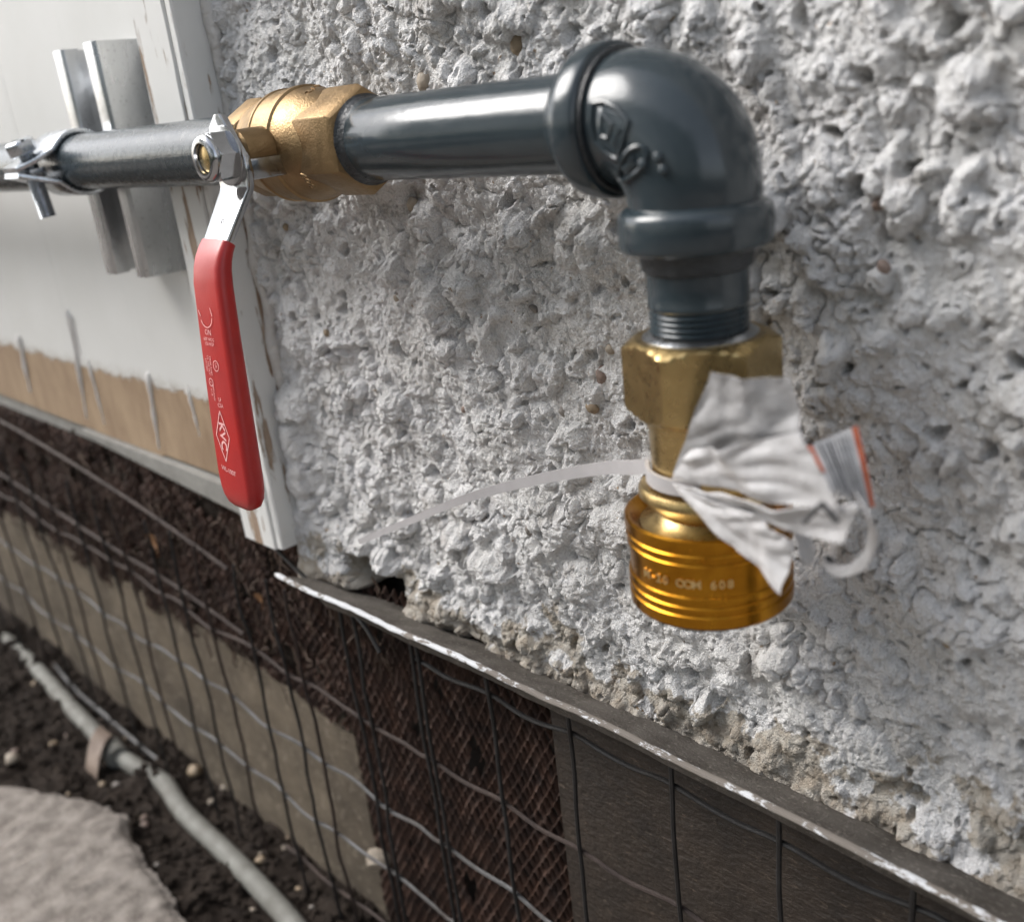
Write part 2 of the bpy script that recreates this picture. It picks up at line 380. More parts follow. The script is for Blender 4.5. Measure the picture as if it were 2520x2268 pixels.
# crumbs and clods of soil
V = []; F = []
protos = [blob((1, 1, 0.8), 40 + i, 1) for i in range(6)]
for k in range(3400):
    x = rng.uniform(-880, -300); y = rng.uniform(120, 208); r = rng.choice([0.8, 1.0, 1.3, 1.7, 2.4]) * rng.uniform(0.8, 1.5)
    z = float(soil_h(np.array(x), np.array(y))) + r * 0.3; pv, pf = protos[k % 6]; n = len(V); a = rng.uniform(0, 6.28); ca, sa = math.cos(a) * r, math.sin(a) * r
    V += [(x + p[0] * ca - p[1] * sa, y + p[0] * sa + p[1] * ca, z + p[2] * r) for p in pv]; F += [tuple(i + n for i in q) for q in pf]
build('soil_crumbs', (V, F), M['soil'], base=(-560, 165, -386), recalc=False, kind='stuff')['label'] = 'crumbs and clods of dark soil under the wall'

# ------------------------------------------------------------------ broken concrete paving slab
edge = [on(px, py, 2, -372) for px, py in ((-350, 1850), (-160, 1900), (0, 1930), (120, 1940), (215, 1965), (290, 2000), (330, 2070), (375, 2140), (430, 2230), (480, 2290))]
ex = np.array([p[0] for p in edge]); ey = np.array([p[1] for p in edge])
sx = axis_pts(-900, -330, 2.0, -3200, 2500, 1.12, 150)
e_y = np.interp(sx, np.r_[-3200, ex, ex[-1] + 120, 2500], np.r_[108, ey, ey[-1] + 22, 128]) + 4.0 * fbm(sx / 18, sx * 0 + 3.3, 9, 5)
rows = []
vv = np.r_[0, np.cumsum(1.8 * 1.11 ** np.arange(65))]; vv = vv[vv < 2300]
for k, d in enumerate(vv):
    yy = e_y - d; zz = -371 + 1.5 * fbm(sx / 9, yy / 9, 21, 4) + 1.2 * vnoise(sx / 70, yy / 70, 23) - 5.5 * np.exp(-d / 3.0)
    rows.append(np.stack([sx, yy, zz], 1))
drop = [np.stack([sx, e_y + 1.5 + 1.2 * vnoise(sx / 4, sx * 0, 31 + q), np.full_like(sx, -371 - 5 - 8 * q)], 1) for q in (0, 1, 2, 3)]
rows = drop[::-1] + rows
slab = np_mesh('paving', np.concatenate(rows), grid_faces(len(sx), len(rows))[:, ::-1], M['slab']); tag(slab, kind='structure')

# ------------------------------------------------------------------ stucco wall: real relief down to half-millimetre grain
def stucco_h(x, z):
    wx = x + 1.9 * vnoise(x / 6.5, z / 6.5, 101) + 0.5 * vnoise(x / 2.6, z / 2.6, 103); wz = z + 1.9 * vnoise(x / 6.5, z / 6.5, 102) + 0.5 * vnoise(x / 2.6, z / 2.6, 104)
    calm = np.clip(0.74 + 1.0 * vnoise(x / 45, z / 45, 110), 0.22, 1.0)
    h = 2.6 * vnoise(x / 60, z / 60, 111) + 2.2 * fbm(x / 22, z / 22, 112, 3) - 1.2
    l1 = domes(wx, wz, 17, 4.2, 9.5, 2.6, 6.6, 0.62, 120, 0.42)
    l2 = domes(wx, wz, 8.0, 1.8, 4.4, 1.2, 4.0, 0.80, 130, 0.36)
    l3 = domes(wx, wz, 3.9, 0.9, 2.2, 0.6, 2.0, 0.72, 140, 0.38)
    pit = domes(wx, wz, 11, 0.9, 2.8, 3.0, 8.0, 0.42, 150, 0.9); pit2 = domes(wx, wz, 4, 0.5, 1.2, 1.0, 3.2, 0.42, 160, 0.8)
    crack = np.clip(1 - np.abs(fbm(x / 15, z / 15, 175, 3)) / 0.07, 0, 1) * (vnoise(x / 30, z / 30, 176) > 0.05)
    big = np.maximum(l1 + 0.25 * l2, l2)
    h = h + calm * big + 0.62 * l3 * (0.4 + 0.6 * calm) - pit - 0.8 * pit2 - 1.6 * crack * calm
    g = 0.22 * vnoise(x / 2.3, z / 2.3, 170) + 0.5 * domes(x, z, 1.7, 0.5, 1.0, 0.35, 1.0, 0.7, 180, 0.45)
    return h + g, calm * (l1 + 0.5 * l2)
WY = 199.5
cx_ = axis_pts(-352, -50, 0.335, -352, 2600, 1.045, 60); cz_ = axis_pts(-178, 58, 0.335, -178, 2000, 1.035, 60)
XX, ZZ = np.meshgrid(cx_, cz_)
zb = -185.6 - 0.035 * np.clip(cx_ + 230, 0, 300) + 2.8 * fbm(cx_ / 26, cx_ * 0 + 0.7, 201, 4) + 9.0 * np.exp(-((cx_ + 302) / 12) ** 2) 
xl = -347.5 + 2.2 * fbm(cz_ / 17, cz_ * 0 + 5.1, 203, 4) - 3.5 * np.clip((cz_ + 150) / -25, 0, 1.5)
ZZ = ZZ + (zb[None, :] + 178) * np.exp(-(ZZ + 178) / 9.0)
XX = XX + (xl[:, None] + 352) * np.exp(-(XX + 352) / 7.0)
H, L1 = stucco_h(XX, ZZ)
dz = ZZ - zb[None, :]; dx = XX - xl[:, None]
flare = 1.5 * np.exp(-((dz - 9) / 9) ** 2)
H = H + flare + 3.0 * np.exp(-dz / 14) - 5 * np.exp(-dz / 1.2) - 6 * np.exp(-dx / 1.6)
HOLE = (((XX + 304 + 0.3 * (ZZ + 178)) / 14) ** 2 + ((ZZ + 176) / 10.5) ** 2)
H = H - 30 * np.exp(-HOLE ** 2)       # the broken-out hollow over the drip edge
H = H + (3.5 + 8.0 * np.clip((-50 - ZZ) / 90, 0, 1)) * np.exp(-dx / 13)
H = np.clip(H, -24, None); H = np.where(H > 6.5, 6.5 + 2.2 * np.tanh((H - 6.5) / 4), H)
ZZ = ZZ - 0.32 * L1 * np.clip(dz / 12, 0, 1); XX2 = XX + 0.15 * vnoise(XX / 3, ZZ / 3, 210) * np.clip(H, 0, 3)
YY = WY - H
# returns: the lower and left edges turn back into the wall
def addrow(A, row, first=True): return np.concatenate([row[None], A]) if first else A
P = np.stack([XX2, YY, ZZ], 2)
b1 = P[0].copy(); b1[:, 1] += 4; b1[:, 2] += 0.8; b2 = P[0].copy(); b2[:, 1] = WY + 30; b2[:, 2] += 2.5
P = np.concatenate([b2[None], b1[None], P])
s2 = P[:, 0].copy(); s2[:, 1] = WY + 30; P = np.concatenate([s2[:, None], P], 1)
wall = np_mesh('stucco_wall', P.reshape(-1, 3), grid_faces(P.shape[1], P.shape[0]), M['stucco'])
tag(wall, 'rough white painted stucco wall with lumps, pits and bare mortar along its foot', 'wall')
def wall_y(x, z):
    return WY - float(stucco_h(np.array([x]), np.array([z]))[0][0])
# bare stones showing through the paint
stones = [(1270, 112, 2.6), (1010, 505, 2.4), (1475, 925, 2.6), (1385, 1015, 2.2), (1453, 1005, 2.0), (1450, 1130, 2.2), (975, 735, 1.5), (1140, 1008, 1.3),
          (1300, 1305, 2.0), (1365, 1570, 3.2), (1575, 1745, 2.8), (1040, 200, 3.4), (2160, 500, 1.8), (1060, 1075, 1.1),
          (800, 820, 1.4), (720, 660, 1.8), (1500, 860, 1.6), (2170, 660, 1.6), (1190, 1280, 1.4), (900, 1480, 1.6), (2330, 1580, 1.6),
          (1080, 1390, 2.0), (1410, 1600, 2.4), (1310, 760, 1.5), (700, 560, 1.3), (1650, 40, 1.6)]
pm = []
for i in range(5):
    v, f = blob((1.0, 0.75, 0.85), 300 + i, 2); me = bpy.data.meshes.new('pebble')
    me.from_pydata([tuple(c / 1000 for c in p) for p in v], [], f); finish(me, PEB[i % 4], True, 50); pm.append(me)
for i, (px, py, r) in enumerate(stones):
    p = on(px, py, 1, WY - 1.0); yy = wall_y(p[0], p[2]); p = on(px, py, 1, yy)
    if p[0] < -338: continue
    o = bpy.data.objects.new('pebble', pm[i % 5]); COL.objects.link(o); o.parent = wall
    o.location = wpos((p[0], p[1] + 0.45 * r, p[2])); o.rotation_euler = (rng.uniform(-.5, .5), rng.uniform(0, 6), rng.uniform(-.5, .5)); o.scale = (r * 1.15,) * 3

# ------------------------------------------------------------------ white boards left of the trim, bare below
bw = thing('board_cladding', (-700, 205, -157), 'white painted vertical board cladding, bare tan wood showing along its bottom', 'cladding')
joints = [-2400, -1900, -1500, -1240, -1010, -925, -838, -752, -666, -575, -489, -350]
for a, b in zip(joints[:-1], joints[1:]):
    z0 = -157 + rng.uniform(-1.5, 1.5)
    build('plank', box(a + 0.06, b - 0.06, 204 + rng.uniform(-.04, .04), 220, z0, 2000), M['plank'], bw, bevel=0.15, smooth=False)
for px0, py0, px1, py1, w in ((222, 905, 258, 1045, 1.0), (468, 980, 492, 1075, 0.9), (172, 770, 214, 1030, 1.7), (366, 930, 392, 1105, 1.4), (48, 830, 76, 965, 1.8), (528, 1040, 540, 1120, .6)):
    a = on(px0, py0, 1, 204); b = on(px1, py1, 1, 204)
    if b[0] < -345: build('paint_run', tube(smooth_path([(a[0], 204.6, -112), (a[0] + .5, 203.9, a[2]), ((a[0] + b[0]) / 2 + .6, 203.9, (a[2] + b[2]) / 2), (b[0], 204.2, b[2])], 4), [1.35 * w * (0.5 if k < 3 else 1.15 - 0.06 * k + 0.2 * math.sin(k * 1.7)) for k in range(12)] + [w * 0.4], 8), M['run'], bw)
build('sill_strip', join(box(-2400, -590, 206, 222, -167, -158.8), loft([[(-590, 201.5, -159), (-376, 199.5, -158.6), (-376, 222, -157.9), (-590, 222, -158.2)], [(-590, 202, -163), (-376, 200, -173), (-376, 222, -173), (-590, 222, -166)]])), M['sill'],
      base=(-480, 210, -170))
tag(bpy.data.objects['sill_strip'], 'pale grey sill strip under the bare tan board ends', 'sill')

# ------------------------------------------------------------------ corner trim board
tr = thing('corner_trim', (-358, 190, -168), 'white flaking wooden trim board between the boards and the stucco', 'trim')
def wavy_board(x0, x1, y0, y1, z0, z1, amp, seed, nz=70):
    rings = []; zt = np.r_[np.linspace(z0, 120, nz), np.linspace(160, z1, 12)]
    for z in zt:
        d = amp * float(vnoise(z / 23, seed)); e = amp * float(vnoise(z / 9, seed + 5))
        rings.append([(x0 + d * .4, y0 + .6, z), (x0 + .6 + d * .4, y0, z), (x1 - .7 + e, y0 + d * .3, z), (x1 + e, y0 + .7, z), (x1 + e, y1, z), (x0, y1, z)])
    return loft(rings)
build('face_board', wavy_board(-377, -352.2, 184, 203.5, -168, 1990, 0.35, 3.1), M['trim'], tr)
build('edge_bead', wavy_board(-351.6, -347.2, 184.6, 203.5, -167, 1990, 0.5, 8.7), M['trim'], tr)
cpath = [(-346 + 1.2 * float(vnoise(z / 14, 2.2)), 198.6 + 0.9 * float(vnoise(z / 15, 7.2)) + 1.2 * float(vnoise(z / 33, 1.2)), z) for z in np.r_[np.linspace(-164, 120, 80), np.linspace(160, 1980, 14)]]
build('caulk_bead', tube(cpath, [2.7 + 0.6 * float(vnoise(p[2] / 12, 4.4)) for p in cpath], 10), M['caulk'], tr)

# ------------------------------------------------------------------ drip edge under the stucco
de = thing('drip_edge', (-150, 182, -177), 'metal drip edge with chipped white lip under the stucco wall', 'drip edge')
def dz_(x): return 0.8 * float(vnoise(x / 40, 1.5)) + 0.25 * float(vnoise(x / 9, 9.5))
dxs = np.r_[np.arange(-346, -40, 2.0), np.arange(-40, 400, 12), np.arange(400, 2600, 100)]
def lipz(x): return float(np.interp(x, [-346, -269, -220, -166, -102, -63, 0], [-175.0, -174.6, -173.8, -173.3, -175.0, -176.2, -176.8]))
rings = []
for x in dxs:
    z = lipz(x) + dz_(x); r = 0.95 + 0.22 * float(vnoise(x / 5, 3.0)); yo = 178 + 0.8 * float(vnoise(x / 60, 5.5)); s = min(1, (x + 347) / 5 + 0.35)
    rings.append([(x, yo + r * s * 1.15 * math.cos(a), z + 0.2 + r * s * math.sin(a)) for a in np.linspace(0, 2 * math.pi, 9)[:-1]])
build('painted_lip', loft(rings), M['drip'], de)
rings = []
for x in dxs[3:]:
    z = lipz(x) + dz_(x); yo = 178 + 0.8 * float(vnoise(x / 60, 5.5))
    rings.append([(x, yo + .4, z + .8), (x, 214, z - 17.0), (x, 214, z - 17.8), (x, yo + .5, z)])
build('ledge', loft(rings), M['ledge'], de, smooth=False)
rings = []
for x in dxs[12:]:
    z = lipz(x) + dz_(x); yo = 178 + 0.8 * float(vnoise(x / 60, 5.5))
    rings.append([(x, yo + 1.3, z - .2), (x, yo + 2.0, z - .2), (x, yo + 7.0, z - 9), (x, yo + 6.2, z - 9.3)])
build('vertical_leg', loft(rings), M['ledge'], de, smooth=False)

# ------------------------------------------------------------------ below the drip edge: backing, dark board, concrete footing
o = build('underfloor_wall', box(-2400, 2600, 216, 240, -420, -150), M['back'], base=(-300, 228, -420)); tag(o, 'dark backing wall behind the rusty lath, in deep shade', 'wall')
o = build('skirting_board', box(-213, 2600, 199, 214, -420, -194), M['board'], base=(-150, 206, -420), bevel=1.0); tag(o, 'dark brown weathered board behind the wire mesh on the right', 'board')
fx = axis_pts(-900, -352, 4, -2400, -352, 1.15, 120); fz = np.linspace(-420, -266, 40); FX, FZ = np.meshgrid(fx, fz)
top = -263 + 2.5 * vnoise(fx / 30, fx * 0, 61) - 10 * np.clip((fx + 480) / 130, 0, 1)
FZ = FZ + (top[None, :] + 266) * ((FZ + 420) / 154) ** 2
FY = 203.5 + 0.8 * fbm(FX / 22, FZ / 22, 62, 4); Pf = np.stack([FX, FY, FZ], 2)
tp = Pf[-1].copy(); tp[:, 1] = 218; tp[:, 2] += 1.5; Pf = np.concatenate([Pf, tp[None]]); e = Pf[:, -1].copy(); e[:, 1] = 218; Pf = np.concatenate([Pf, e[:, None]], 1)
foot = np_mesh('concrete_footing', Pf.reshape(-1, 3), grid_faces(Pf.shape[1], Pf.shape[0]), M['footing'], 50); tag(foot, 'beige concrete footing rising from the soil behind the wire mesh', 'footing')

# ------------------------------------------------------------------ rusty expanded metal lath
def lath(x0, x1, z0, z1, y, step, seed, hole, crump, pz=3.1, px_=5.4, wd=0.75):
    V = []; F = []; r = 0; z = z0
    while z > z1:
        xsr = np.arange(x0, x1, step); ph = (xsr / px_ + 0.5 * (r % 2)); tri = 2 * np.abs(ph - np.floor(ph + 0.5)) * 2 - 1
        zz = z + 0.54 * pz * np.sin(np.pi / 2 * tri) + 1.2 * vnoise(xsr / 25, xsr * 0 + r * .3, seed) + 0.5 * vnoise(xsr / 6, xsr * 0 + r * 1.7, seed + 5); yy = y + crump * fbm(xsr / 38, xsr * 0 + z / 38, seed + 1, 3)
        hol = vnoise(xsr / 17, xsr * 0 + z / 17, seed + 2) > hole
        n = len(V); m = len(xsr)
        for k in range(m):
            V.append((xsr[k], yy[k] + 1.0, zz[k] + wd)); V.append((xsr[k], yy[k] - 1.0, zz[k] - wd * .75))
            V.append((xsr[k], yy[k] + 1.2, zz[k] + wd * .75)); V.append((xsr[k], yy[k] - 0.8, zz[k] - wd))
        for k in range(m - 1):
            if hol[k]: continue
            a = n + 4 * k; b = a + 4
            F += [(a, b, b + 1, a + 1), (a + 2, a + 3, b + 3, b + 2), (a + 1, b + 1, b + 3, a + 3), (a, a + 2, b + 2, b)]
        z -= pz; r += 1
    return V, F
lt = thing('metal_lath', (-280, 205, -300), 'rusty brown expanded metal lath hanging under the drip edge', 'metal lath')
tag(build('strands', lath(-352, -205, -184, -418, 203.5, 0.8, 71, 0.62, 2.4, 4.0, 5.0, 1.35), M['rust'], lt, recalc=False, angle=60), kind='stuff')
lb = thing('torn_lath_band', (-600, 206, -262), 'torn dark rusty lath strip packed with dirt above the beige footing', 'metal lath')
tag(build('strands', lath(-1250, -352, -168, -268, 204.5, 1.1, 81, 0.42, 3.2, 3.1, 6.0), M['rust'], lb, recalc=False, angle=60), kind='stuff')
fr = np.meshgrid(np.arange(-1250, -345, 3.0), np.arange(-268, -160, 3.0)); fy = 209.5 - 4.5 * np.abs(fbm(fr[0] / 16, fr[1] / 16, 91, 4))
dp = np_mesh('packed_dirt', np.stack([fr[0].ravel(), fy.ravel(), fr[1].ravel()], 1), grid_faces(fr[0].shape[1], fr[0].shape[0]), M['soil']); dp.parent = lb
dp.matrix_parent_inverse = Matrix.Translation(-lb.location); dp['kind'] = 'stuff'
V = []; F = []
for k in range(420):                                   # dead rootlets and fibres caught in the lath
    x = rng.uniform(-760, -300); z = rng.uniform(-262, -172) if x < -345 else rng.uniform(-215, -178); y = rng.uniform(197, 204)
    pth = [(x, y, z)]; dx_, dz2 = rng.uniform(-.8, .8), rng.uniform(-1, -.2)
    for q in range(5):
        x += dx_ * 3 + rng.uniform(-1.5, 1.5); z += dz2 * 3 + rng.uniform(-1, 1); y += rng.uniform(-1, 1); pth.append((x, min(max(y, 194), 206), z))
    vf = tube(pth, rng.uniform(0.22, 0.55), 4, False); n = len(V); V += [tuple(p) for p in vf[0]]; F += [tuple(i + n for i in q) for q in vf[1]]
o = build('root_fibres', (V, F), M['fibre'], base=(-500, 202, -262), recalc=False, kind='stuff'); o['label'] = 'dead rootlets caught in the rusty lath'

# ------------------------------------------------------------------ welded wire mesh
wm = thing('wire_mesh', (-300, 188, -388), 'bent grid of dark welded wire in front of the lath and board', 'wire mesh')
vx = [-81, -117, -153, -193.5, -231.5, -269, -272.5, -309, -318, -358, -374, -403, -441, -468, -496, -536, -560, -600, -640, -668, -712, -760, -806, -850, -45, -8, 30, 68]
def wy(x, z, s): return 188.5 + 1.8 * float(vnoise(x / 70, z / 60, 400)) + (0.5 if s else -0.5)
for i, x in enumerate(vx):
    tz = -181 if x > -345 else -190; lean = rng.uniform(-3, 3) if x < -280 else rng.uniform(-1, 1); kink = 2.6 if x < -300 else 0.5
    zz = np.linspace(tz, -384, 16); pth = [(x + lean * (tz - z) / 200 + kink * float(vnoise(z / 24, i * 3.3)), wy(x, z, 0), z) for z in zz]
    build('wire', tube(smooth_path(pth, 3), 0.8, 7), M['wire' if x > -345 or i % 3 else 'rwire'], wm)
hz = [(-193.5, -274, 90), (-239.5, -900, 90), (-281, -900, 90), (-322, -900, 90), (-362, -420, 90)]
for i, (z, xa, xb) in enumerate(hz):
    xx = np.arange(xa, xb, 9.0); pth = []
    for x in xx:
        sag = 2.4 * float(vnoise(x / 33, i * 5.1)) * (1.5 if x < -280 else 0.7); br = -1.8 * abs(math.sin(math.pi * (x + 193.5) / 38.3)) if x > -280 else 0
        up = 2.5 * max(0, (-300 - x) / 100) if i == 1 else (1.0 * max(0, (-300 - x) / 100))
        pth.append((x, wy(x, z, 1), z + sag + br + up))
    build('wire', tube(smooth_path(pth, 2), 0.85, 7), M[('wire', 'rwire', 'gwire', 'gwire', 'rwire')[i]], wm)
pts = [on(620, 1290, 1, 192), on(760, 1430, 1, 190), on(830, 1480, 1, 187), on(890, 1530, 1, 184), on(935, 1605, 1, 182)]
build('wire', tube(smooth_path(pts, 4), 0.9, 7), M['wire'], wm)
for q0, q1, q2 in (((0, 1035), (130, 1110), (560, 1400)), ((0, 1165), (250, 1330), (600, 1560))):
    pts = [on(q0[0] - 60, q0[1] - 25, 1, 190), on(*q0, 1, 190), on(*q1, 1, 189), on((q1[0] + q2[0]) / 2, (q1[1] + q2[1]) / 2 - 8, 1, 190), on(*q2, 1, 191)]
    build('wire', tube(smooth_path(pts, 5), 1.0, 7), M['rwire'], wm)

# ------------------------------------------------------------------ grey conduit in the soil
cd = thing('conduit', (-560, 178, -386), 'pale grey plastic conduit half buried in the soil beside the footing', 'conduit')
cp = [on(px, py, 2, -380.5) for px, py in ((-120, 1440), (-40, 1530), (60, 1612), (170, 1735), (275, 1845))]
cq = [on(px, py, 2, -382) for px, py in ((285, 1855), (340, 1890), (405, 1928), (455, 2000), (560, 2100), (680, 2225), (760, 2320), (860, 2440))]
build('pipe_length', tube(smooth_path(cp, 5), 5.6, 16), M['conduit'], cd); build('pipe_length', tube(smooth_path(cq, 5), 5.7, 16), M['conduit'], cd)
j = on(280, 1850, 2, -380); build('joint_collar', tube([(j[0] - 9, j[1] + .8, j[2]), (j[0] + 9, j[1] - .8, j[2])], 7.4, 18), M['conduit'], cd, bevel=0.6)
k1 = on(262, 1800, 2, -372); k2 = on(225, 1905, 2, -383)
st = build('strap', loft([[Vector((k1[0] + dx, k1[1] + dy, k1[2] + dz)) * (1 - t) + Vector((k2[0] + dx, k2[1] + dy, k2[2] + dz)) * t + Vector((0, 0, 6 * math.sin(math.pi * t))) for dx, dy, dz in ((-9, 0, 0), (9, 0, 0), (9, 0, 1.5), (-9, 0, 1.5))] for t in np.linspace(0, 1, 8)]),
           M['clip'], base=k2); tag(st, 'short brown strap lying over the joint of the grey conduit', 'strap')
cw = [on(px, py, 2, -381 + dz) for px, py, dz in ((110, 1600, 2), (180, 1690, 3), (260, 1760, 4), (340, 1830, 2), (415, 1890, -2))]
o = build('thin_cable', tube(smooth_path(cw, 5), 2.0, 8), M['wire'], base=cw[0]); tag(o, 'thin dark cable on the soil between conduit and footing', 'cable')

# ------------------------------------------------------------------ stones and leaf bits
sm = []
for i in range(5):
    v, f = blob((1.0, 0.8, 0.6), 500 + i, 2); me = bpy.data.meshes.new('stone'); me.from_pydata([tuple(c / 1000 for c in p) for p in v], [], f); finish(me, PEB[i % 4], True, 50); sm.append(me)
for i in range(34):
    x = rng.uniform(-760, -330); y = rng.uniform(150, 205) if rng.random() < 0.75 else rng.uniform(125, 160); r = rng.uniform(1.4, 3.6)
    o = bpy.data.objects.new('small_stone', sm[i % 5]); COL.objects.link(o); o.location = wpos((x, y, float(soil_h(np.array(x), np.array(y))) + 0.25 * r))
    o.scale = (r, r, r); o.rotation_euler = (0, 0, rng.uniform(0, 6)); tag(o, 'small tan or grey stone lying in the dark soil', 'stone', 'small stones scattered in the soil')
for (px, py, rr, lab) in ((28, 1866, 6.5, 'orange brown stone in the soil near the left picture edge'), (480, 1895, 6.0, 'pale stone in the soil below the footing edge'), (930, 2115, 8.0, 'tan lump of rubble at the bottom end of the concrete footing')):
    p = on(px, py, 2, -379) if px < 900 else on(px, py, 1, 199)
    o = build('stone', tuple((lambda v, f: ([(p[0] + a * rr, p[1] + b * rr * .8, p[2] + c * rr * .8) for a, b, c in v], f))(*blob((1, 1, .8), px, 2))), PEB[1 if px > 900 else px % 3], base=p); tag(o, lab, 'stone')
for (px, py, y, sz, lab) in ((372, 1345, 196, 11, 'curled orange brown dry leaf caught in the torn lath'), (633, 1482, 194, 6, 'small tan leaf scrap on the lath below the trim')):
    p = on(px, py, 1, y); rings = []
    for i in range(7):
        t = i / 6; w = sz * 0.42 * math.sin(math.pi * (0.08 + 0.86 * t)); rings.append([(p[0] + sz * (t - .5) * .7 + 0 * k, p[1] + 0.22 * abs(k) * w + 2 * math.sin(3 * t), p[2] - sz * (t - .5) + k * w) for k in (-1, -.5, 0, .5, 1)] + [(p[0] + sz * (t - .5) * .7, p[1] + 0.22 * abs(k) * w + .3 + 2 * math.sin(3 * t), p[2] - sz * (t - .5) + k * w) for k in (1, .5, 0, -.5, -1)])
    o = build('dry_leaf', loft(rings), M['leaf'], base=p); tag(o, lab, 'leaf')

# ================================================================== PLUMBING
PY, PZ = 172.0, -8.3
# ------------------------------------------------------------------ strut channel
sc_ = thing('strut_channel', (-432, 194, -57), 'short galvanised strut channel fixed upright on the white boards', 'strut channel')
prof = [(-453, 203.6), (-453, 184.5), (-452, 183), (-444, 183), (-443, 184), (-443, 190), (-445, 190), (-445, 185.4), (-450.4, 185.4), (-450.6, 201.2),
        (-414.4, 201.2), (-414.6, 185.4), (-420, 185.4), (-420, 190), (-422, 190), (-422, 184), (-421, 183), (-413, 183), (-412, 184.5), (-412, 203.6)]
build('channel', loft([[(x, y, z) for x, y in prof] for z in (-57, -20, 10, 35.5)]), M['galv'], sc_, angle=30, bevel=0.35)
for z in (-44, 22):
    build('screw_head', lathe([(0, 5), (1.5, 5), (2.2, 3.5)], (-432.5, 201.2, z), (0, -1, 0), 16), M['zinc'], sc_)
# ------------------------------------------------------------------ pipe clamp
cl = thing('pipe_clamp', (-432, 165, -22), 'two-piece zinc pipe clamp with bolt holding the pipe to the strut', 'pipe clamp')
def strap_path(sgn):
    pts = [(189, PZ + sgn * 5.5), (184.5, PZ + sgn * 6.2)]
    for a in np.linspace(35, 128, 14):
        pts.append((PY + 12.0 * math.cos(math.radians(a)), PZ + sgn * 12.0 * math.sin(math.radians(a))))
    pts += [(161, PZ - 0.6 + sgn * (6.4 if sgn > 0 else 5.6)), (154, PZ - 0.8 + sgn * 3.4), (147, PZ - 1.0 + sgn * 1.0)]
    return pts
for s in (1, -1):
    pth = strap_path(s); n = len(pth)
    def sect(i, n=n):
        w = 12.0 if i < n - 3 else (11.5, 10, 7.5)[i - (n - 3)]
        return rrect(-432 - w, -432 + w, -1.0, 1.0, 0.4, 2)
    build('clamp_half', sweep_yz(pth, sect), M['zinc'], cl, angle=50)
bo = build('bolt', lathe([(0, 3.3), (0.6, 3.3)] + [(1 + 0.45 * k, 3.4 if k % 2 else 2.85) for k in range(60)], (-431, 154.0, 0), (0, 0.09, -1), 20), M['zinc'], cl, angle=25)
hd = lathe([(-0.2, 5.6), (0.2, 6.0), (4.2, 6.0), (5.2, 5.0)], (-431, 153.9, -2.4), (0, -0.3, 1), 6)
build('bolt_head', join(hd), M['zinc'], bo, bevel=0.4)
build('slot', box(-436, -426, 151.9, 153.2, 1.2, 2.7), M['dark'], bo)
build('nut', lathe([(0, 5.2), (3.6, 5.2)], (-431, 155.0, -8.6), (0, 0.09, -1), 6), M['zinc'], bo, bevel=0.4)

def hexnut(c, axis, length, rc, phase, c0, c1, slope=1.75, seg=144, rows=26):
    """hexagon prism whose ends are turned to a cone: c0, c1 = radius of the cone at both ends"""
    c = Vector(c); t = Vector(axis).normalized(); a, b = frame(t); rings = []
    for i in range(rows):
        u = i / (rows - 1); h = length * (0.5 - 0.5 * math.cos(math.pi * u)); ring = []
        for k in range(seg):
            th = 2 * math.pi * k / seg; q = (th - phase) % (math.pi / 3) - math.pi / 6
            r = min(rc * math.cos(math.pi / 6) / math.cos(q), c0 + h * slope, c1 + (length - h) * slope); ring.append(c + t * h + r * (math.cos(th) * a + math.sin(th) * b))
        rings.append(ring)
    return loft(rings)
# ------------------------------------------------------------------ grey pipe run
pr = thing('grey_pipe', (-300, 172, -57), 'grey painted steel water pipe turning down through an elbow', 'pipe')
def wob(p, a=0.12): return p
build('pipe_length', lathe([(0, 10.65), (400, 10.65), (700, 10.65), (1000, 10.65), (1390, 10.65), (1422, 10.65)], (-1700, PY, PZ), (1, 0, 0), 48), M['grey2'], pr)
build('pipe_nipple', lathe([(0, 9.6), (4.0, 10.3), (5.2, 10.65), (40, 10.65), (85, 10.65)], (-236, PY, PZ), (1, 0, 0), 56), M['grey'], pr)
EX = -124.5; RB = 14.5; EE = 25.2
def elbow_rings(rf, seg=56, s0=0, s1=None):
    L1_ = EE - RB; La = RB * math.pi / 2; tot = 2 * L1_ + La; rings = []
    for s in np.linspace(0, tot, 64):
        if s < L1_: c = Vector((EX - EE + s, PY, PZ)); n = Vector((0, 0, 1))
        elif s < L1_ + La:
            a = (s - L1_) / RB; c = Vector((EX - RB + RB * math.sin(a), PY, PZ - RB + RB * math.cos(a))); n = Vector((math.sin(a), 0, math.cos(a)))
        else: c = Vector((EX, PY, PZ - RB - (s - L1_ - La))); n = Vector((1, 0, 0))
        r = rf(s / tot)
        rings.append([c + r * (math.cos(2 * math.pi * k / seg) * n + math.sin(2 * math.pi * k / seg) * Vector((0, 1, 0))) for k in range(seg)])
    return rings
el = build('elbow', loft(elbow_rings(lambda t: 13.3 + 0.9 * math.sin(math.pi * t) ** 2)), M['grey'], pr)
band = [(0, 11.6), (0.1, 14.9), (0.7, 15.6), (1.6, 15.85), (6.6, 15.85), (7.8, 15.5), (8.6, 14.6), (9.4, 13.2)]
cone = [(0, 10.7), (2.4, 12.2), (4.6, 14.4), (6.2, 15.5), (7.4, 15.8), (11.6, 15.9), (12.3, 15.5), (12.6, 13.4)]
build('collar', lathe(cone, (EX - EE - 4.8, PY, PZ), (1, 0, 0), 64), M['grey'], el, angle=60)
build('collar', lathe(band, (EX, PY, PZ - EE - .5), (0, 0, 1), 64), M['grey'], el, angle=60)
build('paint_gap', lathe([(0, 13.5), (0.2, 14.6), (1.3, 14.6), (1.5, 13.2)], (EX - EE + 7.6, PY, PZ), (1, 0, 0), 64), M['dark'], el)
